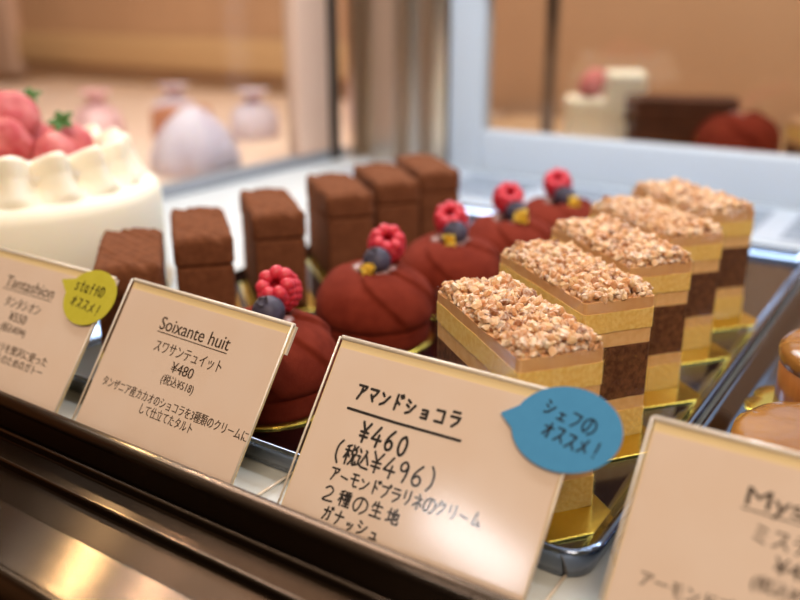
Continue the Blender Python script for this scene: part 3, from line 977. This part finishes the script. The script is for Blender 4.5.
O0 = [(5, 9.8), (2.2, 7.5), (2, 3), (4.6, .3), (7.4, 2.4), (7.8, 7), (5.4, 9.8)]
NOGI = [[(4, 9.8), (1.2, 8.8)], [(.5, 7), (4.6, 7)], [(2.6, 9.2), (2.6, 0)], [(2.6, 6.5), (.6, 3)], [(2.8, 6), (4.4, 4)]]
G = {
 'ア': [[(1, 9), (9, 9), (8, 7), (6, 5.5)], [(5, 7.5), (4.8, 4.5), (2.5, .5)]],
 'マ': [[(1, 8.5), (9, 8.5), (7.5, 6), (5, 3.5)], [(3, 5), (6, 1.5)]],
 'ン': [[(1.5, 8), (3.5, 6.5)], [(1.5, 1), (5, 2.5), (9, 7)]],
 'ド': [[(4, 9.5), (4, .5)], [(4, 6), (7.5, 4.2)], [(7, 9.5), (8, 8)], [(8.8, 10), (9.8, 8.5)]],
 'シ': [[(1.5, 9), (4, 7.6)], [(1, 6), (3.4, 4.8)], [(1.5, .8), (5, 2), (9, 6.5)]],
 'ョ': [[(2, 6), (8, 6), (8, 0)], [(2.5, 3.2), (8, 3.2)], [(2, .3), (8, .3)]],
 'コ': [[(1.5, 8), (8.5, 8), (8.5, 1)], [(1.5, 1.2), (8.7, 1.2)]],
 'ラ': [[(2, 9), (8, 9)], [(1, 6), (9, 6), (7.5, 3), (3.5, .2)]],
 '¥': [[(1.5, 10), (5, 5.5)], [(8.5, 10), (5, 5.5), (5, 0)], [(1.8, 5), (8.2, 5)], [(1.8, 2.8), (8.2, 2.8)]],
 '4': [[(6, 10), (1, 3.5), (9, 3.5)], [(6.5, 6), (6, 0)]],
 '6': [[(7, 10), (3, 6), (2, 2.5), (4, .3), (7, 1), (7.5, 3.5), (5, 5), (2.4, 3.4)]],
 '0': [O0],
 '9': [[(7.5, 8), (5, 9.7), (2.5, 8), (3, 5.5), (6, 5.5), (7.5, 8), (7.3, 4), (6, 0)]],
 '(': [[(7, 10.8), (4.6, 7.5), (4.6, 2.5), (7, -.8)]],
 ')': [[(3, 10.8), (5.4, 7.5), (5.4, 2.5), (3, -.8)]],
 '税': NOGI + [[(6, 10), (6.7, 8.6)], [(9, 10), (8, 8.6)], [(6, 8), (9, 8), (9, 5.5), (6, 5.5), (6, 8)], [(7, 5.3), (6.5, 2), (5, .2)], [(8, 5.3), (8, 1), (9, .5), (9.8, 1), (9.8, 2.4)]],
 '込': [[(1, 9), (2.2, 7.6)], [(.6, 5.5), (2.4, 5.5), (1.8, 3), (2.4, 1.8)], [(.4, .8), (2.4, 1.8), (5, .6), (9.8, .4)], [(5.6, 9), (6.6, 8.4), (4, 2.6)], [(6.4, 7), (9.4, 2.6)]],
 'ー': [[(1.5, 5.5), (8.5, 4.5)]],
 'モ': [[(2, 9), (8, 9)], [(1, 5.5), (9, 5.5)], [(4.5, 9), (4.5, 1.5), (5.5, .6), (8.5, .8)]],
 'プ': [[(1, 8), (7.5, 8), (6.5, 4), (3, .5)], [(8.8, 10.2), (7.9, 9.3), (8.8, 8.4), (9.7, 9.3), (8.8, 10.2)]],
 'リ': [[(2.5, 9), (2.5, 4)], [(7.5, 9.5), (7.5, 4), (5, .3)]],
 'ネ': [[(5, 10), (5.6, 9)], [(1.5, 7.5), (8, 7.5), (1, 2)], [(5, 5), (5, 0)], [(6.2, 4.6), (8.8, 2.6)]],
 'の': [[(5.6, 8.8), (4.8, 4), (2.6, .6), (0, 3.4), (1.2, 7.8), (5.6, 9.8), (10, 7.6), (10.2, 3.2), (6.4, -.2)]],
 'ク': [[(4.4, 9.8), (3.5, 7.4), (1, 5)], [(3.8, 8), (8.5, 8), (7, 4), (3, .2)]],
 'ム': [[(5, 9.5), (2, 1.5), (8.5, 2)], [(6.5, 4.5), (9.2, .5)]],
 '2': [[(1.5, 8), (4.5, 9.8), (7.5, 8), (6.5, 5), (1.2, .5), (9, .6)]],
 '種': NOGI + [[(5.4, 9.4), (9.2, 9.6)], [(5, 8), (9.8, 8)], [(5.6, 6.8), (9.2, 6.8), (9.2, 3.8), (5.6, 3.8), (5.6, 6.8)], [(5.6, 5.3), (9.2, 5.3)], [(7.4, 9.4), (7.4, .4)], [(5.4, 2.2), (9.4, 2.2)], [(4.8, .4), (9.9, .4)]],
 '生': [[(3, 9.5), (1.2, 6)], [(2.2, 7.6), (8.6, 7.6)], [(2, 4.2), (8.2, 4.2)], [(.8, .5), (9.4, .5)], [(5.2, 10), (5.2, .5)]],
 '地': [[(.6, 6.5), (3.8, 6.5)], [(2.2, 9.2), (2.2, 1.8)], [(.4, 1.4), (4, 2.6)], [(4.2, 5.4), (8.8, 7), (8.6, 3.6), (7.6, 3.4)], [(6.6, 9.8), (6.6, 2.6)], [(5, 8.6), (5, 1.2), (6, .4), (9.2, .6), (9.4, 2.2)]],
 'ガ': [[(1.2, 7), (7.4, 7), (6.8, 1.5), (5.4, 1)], [(4.2, 9.6), (3.8, 5), (1.2, .6)], [(7.6, 10), (8.2, 8.6)], [(9, 10.3), (9.7, 8.9)]],
 'ナ': [[(.8, 6.5), (9.2, 6.5)], [(5.4, 9.8), (5, 4), (2.6, .3)]],
 'ッ': [[(2, 5.5), (2.6, 3.8)], [(4.5, 6), (5, 4.3)], [(8, 5.8), (7, 2.6), (4.2, .3)]],
 'ュ': [[(2.4, 5.5), (7, 5.5), (6.7, 1)], [(1, .8), (9, .8)]],
 'ェ': [[(2, 5.5), (8, 5.5)], [(5, 5.5), (5, .8)], [(1, .7), (9, .7)]],
 'フ': [[(1, 8.5), (8.5, 8.5), (7, 4), (3, .2)]],
 'オ': [[(1, 7), (9, 7)], [(6, 9.8), (6, .8), (4.8, 1)], [(5.8, 6.6), (1, 1.6)]],
 'ス': [[(1.5, 8.8), (8, 8.8), (5.5, 4.5), (1, .5)], [(5.5, 4.3), (9, .6)]],
 'メ': [[(7.5, 9.5), (5.5, 4.5), (1, .5)], [(2.5, 6.8), (8.5, 2)]],
 '!': [[(5.6, 10), (5, 3.4)], [(4.7, 1), (4.7, .5)]],
 's': [[(7.5, 6), (4.5, 7), (2.5, 5.5), (5, 3.8), (7.5, 2), (5, 0), (2, 1)]],
 't': [[(5, 10), (5, 1.5), (6.5, .2), (8, 1)], [(2, 7), (8, 7)]],
 'a': [[(7, 6.5), (4, 7), (2, 4), (3, .5), (6, .8), (7, 4)], [(7.2, 7), (7.4, 1), (8.6, .2)]],
 'f': [[(8, 9), (6.5, 10), (5, 8.5), (5, 0)], [(2.5, 6), (8, 6)]],
}
CURVY = set('690の2sat()')
def stroke(pts, w, smooth):
    """flat pen stroke with round ends; returns verts, faces in the sign plane (mm)"""
    P = [Vector((p[0], p[1])) for p in pts]
    if smooth and len(P) > 2:
        Q = []
        for i in range(len(P) - 1):
            p0 = P[max(i - 1, 0)]; p1 = P[i]; p2 = P[i + 1]; p3 = P[min(i + 2, len(P) - 1)]
            for j in range(5):
                t_ = j / 5
                Q.append(0.5 * ((2 * p1) + (p2 - p0) * t_ + (2 * p0 - 5 * p1 + 4 * p2 - p3) * t_ ** 2 + (3 * p1 - p0 - 3 * p2 + p3) * t_ ** 3))
        Q.append(P[-1]); P = Q
    vs = []; fs = []
    for a, b in zip(P, P[1:]):
        d = (b - a)
        if d.length < 1e-6: continue
        d.normalize(); nn = Vector((-d.y, d.x)) * w / 2
        o = len(vs); vs += [a + nn, a - nn, b - nn, b + nn]; fs.append((o, o + 1, o + 2, o + 3))
    for c in P:
        o = len(vs)
        for k in range(8): vs.append(c + Vector((math.cos(k * PI / 4), math.sin(k * PI / 4))) * w / 2)
        fs.append(tuple(range(o, o + 8)))
    return vs, fs

def written(lines, n, origin=(0, 0)):
    """lines: (text, u_first, v_first, u_last, v_last, width, height, pen) with char centres in mm"""
    rnd = random.Random(5)
    V = []; F = []
    zc = 0
    for (txt, ua, va, ub, vb, cw, ch, pen) in lines:
        m = len(txt)
        ang = math.atan2(vb - va, ub - ua)
        for i, c in enumerate(txt):
            t_ = i / max(1, m - 1)
            u = ua + (ub - ua) * t_; v = va + (vb - va) * t_ + rnd.uniform(-.25, .25)
            small = 0.82 if c in 'ョッュェ' else 1.0
            for st in G[c]:
                pp = []
                for (x, y) in st:
                    X = (x - 5) / 10 * cw * small; Y = (y - 5) / 10 * ch * small - (ch * 0.08 if small < 1 else 0)
                    pp.append((u + X * math.cos(ang) - Y * math.sin(ang), v + X * math.sin(ang) + Y * math.cos(ang)))
                vs, fs = stroke(pp, pen, c in CURVY)
                o = len(V)
                zc += 1
                V += [to_local(p.x * MM, p.y * MM, n + (zc % 7) * 2e-6) for p in vs]
                F += [tuple(o + k for k in f) for f in fs]
    return mesh_from(V, F, smooth=False)

def bubble_mesh(cu, cv, a, b, rot, tail, n, th=0.0004):
    """paper speech bubble: ellipse with a pointed tail"""
    pts = []
    ta = math.atan2(tail[1] - cv, tail[0] - cu)
    N = 96
    cr, sr = math.cos(rot), math.sin(rot)
    best = None
    ell = []
    for i in range(N):
        t_ = 2 * PI * i / N
        x = a * math.cos(t_); y = b * math.sin(t_)
        X = cu + x * cr - y * sr; Y = cv + x * sr + y * cr
        ell.append((X, Y, (math.atan2(Y - cv, X - cu) - ta + PI) % (2 * PI) - PI))
    half = 0.20
    done = False
    ell.sort(key=lambda e: e[2])
    pts = [(e[0], e[1]) for e in ell if e[2] < -half] + [tail] + [(e[0], e[1]) for e in ell if e[2] > half]
    k = len(pts)
    vs = [to_local(u * MM, v * MM, n) for u, v in pts] + [to_local(u * MM, v * MM, n + th) for u, v in pts]
    fs = [tuple(range(k))[::-1], tuple(range(k, 2 * k))] + [(i, (i + 1) % k, k + (i + 1) % k, k + i) for i in range(k)]
    return mesh_from(vs, fs, smooth=False)

SH = 0.0745
def price_card(label, loc, rz=0.0, SW=0.0915):
    root = thing('price_card', label, 'price card', loc, rz, 'acrylic price cards along the front rail')
    # L shaped acrylic stand: leaning front sheet, foot plate going back, folded top
    sheet = [slab(0, SW, 0.0004, SH, 0.0006, 0.0014), box_mesh(0.0, SW, 0.0012, 0.050, 0.0001, 0.0012)]
    link('acrylic_stand', join_meshes(sheet), M['acrylic'], root)
    edge = [tube([to_local(0, SH, -0.0002), to_local(SW, SH, -0.0002)], 0.0009, 10),
            tube([to_local(SW + .0002, 0.001, 0.001), to_local(SW + .0002, SH, 0.001)], 0.0004, 6),
            tube([to_local(-.0002, 0.001, 0.001), to_local(-.0002, SH, 0.001)], 0.0004, 6),
            slab(SW - 0.0015, SW + 0.0004, SH - 0.011, SH, -0.0022, -0.0010),
            tube([(SW, 0.002, 0.0007), (SW, 0.050, 0.0007)], 0.0006, 6), tube([(0, 0.002, 0.0007), (0, 0.050, 0.0007)], 0.0006, 6)]
    link('polished_edge', join_meshes(edge), M['acrylic_edge'], root)
    link('backing_sheet', slab(0.0004, SW - 0.0004, 0.0008, SH - 0.0006, -0.0010, -0.0001), M['backing'], root)
    card = link('paper_card', slab(0.001, SW - 0.001, 0.0012, SH - 0.0036, 0.0, 0.0003), M['card'], root)
    return root, card

NT = 0.00036     # lettering sits just above the paper, under the clear sheet
FY, FZ = 0.179, 0.0004

# card in the middle, handwritten
s3, c3 = price_card('handwritten price card reading 460 with the blue bubble on it', (-0.1738, FY, FZ))
lines3 = [('アマンド', 14.0, 57.6, 28.6, 57.6, 3.9, 5.6, 1.0), ('ショコラ', 34.0, 57.4, 50.8, 58.0, 4.0, 5.4, 1.0),
          ('¥460', 20.6, 44.9, 36.0, 44.8, 4.4, 6.6, 1.0),
          ('(税込¥496)', 13.0, 36.6, 49.9, 37.4, 5.2, 6.6, .82),
          ('アーモンドプラリネのクリーム', 15.0, 28.9, 68.1, 30.4, 3.7, 4.6, .68),
          ('2種の生地', 15.5, 22.4, 41.0, 22.8, 4.9, 5.0, .68),
          ('ガナッシュ', 17.6, 16.0, 36.5, 16.2, 4.0, 4.6, .68)]
lm = written(lines3, NT)
ul = mesh_from(*[(lambda vs, fs: ([to_local(p.x * MM, p.y * MM, NT) for p in vs], fs))(*stroke([(11, 51.2), (30, 51.2), (54.8, 51.8)], 1.0, False))][0], smooth=False)
link('lettering', join_meshes([lm, ul]), M['ink'], c3, (0.0018, 0, 0))
bub = link('speech_bubble', bubble_mesh(87.0, 64.2, 17.0, 12.9, 0.10, (65.6, 63.6), 0.0017), M['blue_paper'], s3, (0.0018, 0, 0))
bub['label'] = 'blue paper speech bubble'
link('lettering', written([('シェフの', 80.6, 69.2, 93.6, 66.6, 3.6, 4.8, .6), ('オススメ!', 82.0, 62.4, 97.6, 60.2, 3.3, 4.8, .62)], 0.00215), M['ink'], bub)

# printed card left of it
s2, c2 = price_card('printed price card reading 480, standing left of the handwritten card', (-0.2868, FY + 0.0026, FZ), math.radians(-2.5))
s2.rotation_euler.x = math.radians(1.6)
def printed_block(title, ja, yen, tax, l5, l6, cu=42.5, tw=40.0, jw=38.5, w5=83.5, w6=30.0, c5=None, c6=None):
    c5 = cu + 3 if c5 is None else c5
    c6 = cu + 3 if c6 is None else c6
    ms = [printed(title, cu - tw / 2, cu + tw / 2, 58.2, 6.0, NT), rect_flat(cu - tw / 2, cu + tw / 2, 56.9, 57.3, NT),
          printed(ja, cu - jw / 2 + 1, cu + jw / 2 + 1, 49.6, 4.4, NT, 0.008)]
    if yen: ms.append(printed(yen, cu + 1.5 - 6.3, cu + 1.5 + 6.3, 43.6, 4.6, NT, 0.012))
    if tax: ms.append(printed(tax, cu + 1.8 - 9.2, cu + 1.8 + 9.2, 38.6, 3.4, NT))
    if l5: ms.append(printed(l5, c5 - w5 / 2, c5 + w5 / 2, 29.6, 3.6, NT))
    if l6: ms.append(printed(l6, c6 - w6 / 2, c6 + w6 / 2, 24.8, 3.6, NT))
    return join_meshes(ms)
link('lettering', printed_block('Soixante huit', 'スワサンテュイット', '¥480', '(税込¥518)', 'タンザニア産カカオのショコラを3種類のクリームに', 'して仕立てたタルト'), M['print'], c2, (0.0034, 0, 0))

# card cut by the left edge of the picture
s1, c1 = price_card('printed price card with the yellow-green bubble, cut off by the left edge', (-0.3878, FY - 0.0002, FZ))
link('lettering', printed_block('Tantashion', 'タンタシオン', '¥550', '(税込¥594)', 'ショコラを贅沢に使った', 'する人のためのガトー', cu=42.7, tw=36, jw=26, w5=48, w6=42, c5=51.5, c6=54), M['print'], c1, (-0.0017, 0, 0))
bub2 = link('speech_bubble', bubble_mesh(83.6, 63.4, 15.6, 12.6, 0.10, (61.8, 67.8), 0.0017), M['yellow_paper'], s1)
bub2['label'] = 'yellow-green paper speech bubble'
link('lettering', written([('staffの', 73.6, 67.3, 89.6, 66.6, 3.0, 4.6, .6), ('オススメ!', 75.4, 60.4, 92.0, 58.6, 3.2, 4.6, .6)], 0.00215), M['ink'], bub2)

# card at the lower right
s4, c4 = price_card('printed price card without a bubble, cut off at the lower right corner', (-0.0617, FY, FZ))
link('lettering', join_meshes([printed('Mystère', 30.2, 60.5, 58.2, 5.6, NT), rect_flat(29.5, 61, 56.9, 57.3, NT), printed('ミステール', 34.0, 58.0, 49.6, 4.6, NT, 0.012),
     printed('¥480', 40.4, 53, 43.4, 4.6, NT, 0.014), printed('(税込¥518)', 36.3, 54.5, 38.2, 3.4, NT, .008), printed('アーモンドプラリネ', 9.5, 46.0, 29.4, 3.8, NT)]), M['print'], c4, (-0.0013, 0, 0))

# ------------------------------------------------------------------ cakes on the counter behind the door
root = thing('strawberry_shortcake', 'blurred white cream cake topped with a strawberry behind the door glass', 'cake', (-0.362, 0.952, 0.0003), 0.45)
link('cream_body', choc_block(0.062, 0.050, 0.0, 0.070, 2, 0.006), M['cream'], root, (-0.008, 0, 0))
link('cream_block', choc_block(0.044, 0.052, 0.0, 0.098, 4, 0.006), M['cream'], root, (0.026, 0.0, 0.0))
s = link('strawberry', SB, M['strawberry'], root, (-0.014, -0.008, 0.080), (1.2, 0.1, 0.4))
s = link('strawberry', SB, M['strawberry'], root, (-0.008, 0.014, 0.086), (1.4, 0.3, 2.0))
root = thing('chocolate_slab_cake', 'blurred long chocolate cake behind the door glass, beside the white one', 'cake', (-0.262, 0.922, 0.0003), 0.33)
link('cake_body', choc_block(0.105, 0.045, 0.0, 0.052, 5, 0.003), M['dark_choc'], root)
link('cake_top', choc_block(0.112, 0.048, 0.051, 0.078, 7, 0.004), M['dark_choc'], root)
root = thing('red_dome_cake', 'blurred red dome cake behind the door glass, near the right edge', 'cake', (-0.203, 0.925, 0.0003), 0.6)
o = link('petal_dome', DOME_MESH[0], M['velvet'], root); o.scale = (1.42, 1.42, 1.72)
o = link('glaze_or_highlight_dab', blob((-0.006, -0.008, 0.062), 0.011, 2, 0.15, (1, .8, .5)), M['glaze'], root)  # not glaze here: a pale dab standing in for the highlight on top
root = copy_tree(protos[0]); root.location = (-0.118, 0.935, 0.0003); root.rotation_euler = (0, 0, 0.6)
tag(root, 'blurred layered cake behind the door glass, cut off by the right edge', 'cake')

# ------------------------------------------------------------------ wrapped sweets on the side counter
def pouch_mesh(w, d, h, seed):
    """gathered bag: full at the bottom, tied neck, flared ruff"""
    pr = [(0, 0), (0.46, 0.0), (0.5, 0.05), (0.5, 0.30), (0.44, 0.52), (0.28, 0.68), (0.12, 0.76), (0.10, 0.79), (0.16, 0.86), (0.30, 0.97), (0.33, 1.0), (0.28, 0.97), (0.10, 0.86), (0, 0.83)]
    def rf(a, j, r, z):
        k = 1 + 0.10 * math.sin(a * 7 + seed) * min(1, z * 1.2) + 0.06 * math.sin(a * 3 + seed * 2)
        return r * k, z
    me = lathe(pr, 72, rf)
    for v in me.vertices: v.co = Vector((v.co.x * w, v.co.y * d, v.co.z * h))
    return me
def pouch(x, y, w, h, label, m, seed, ribbon=True):
    root = thing('gift_pouch', label, 'gift bag', (x, y, 0.0003), seed, 'wrapped sweets on the side counter')
    link('pouch', pouch_mesh(w, w * .8, h, seed), m, root)
    if ribbon:
        link('ribbon', lathe([(0.10 * w, 0.75 * h), (0.135 * w, 0.755 * h), (0.14 * w, 0.78 * h), (0.135 * w, 0.80 * h), (0.10 * w, 0.805 * h)], 32), M['ribbon'], root)
    return root
wr = thing('gift_pouch', 'large lilac-white wrapped sweet nearest the end glass, right of the cream cake', 'gift bag', (-0.690, 0.640, 0.0003), 0.3, 'wrapped sweets on the side counter')
link('pouch', lathe([(0, 0), (0.043, 0), (0.047, 0.004), (0.046, 0.016), (0.041, 0.030), (0.033, 0.044), (0.022, 0.056), (0.012, 0.064), (0.006, 0.0665), (0, 0.067)], 60,
     lambda a, j, r, z: (r * (1 + 0.05 * math.sin(a * 6) + 0.03 * math.sin(a * 11 + z * 90)), z)), M['bag'], wr)
pouch(-0.800, 0.850, 0.075, 0.062, 'pale whitish gathered pouch at the right end of the wrapped sweets', M['bag'], 1.9)
pouch(-0.965, 0.730, 0.080, 0.062, 'pink wrapped pouch behind the strawberries of the cream cake', M['bag_pink'], 2.6)
pouch(-0.960, 0.860, 0.070, 0.060, 'lilac-white wrapped pouch standing behind the others on the side counter', M['bag'], 3.5)
bx = thing('biscuit_packet', 'brown biscuit packet standing among the wrapped pouches', 'biscuits', (-0.872, 0.790, 0.0003), 0.5)
link('packet', choc_block(0.07, 0.05, 0.0, 0.040, 9, 0.008), M['biscuit'], bx)
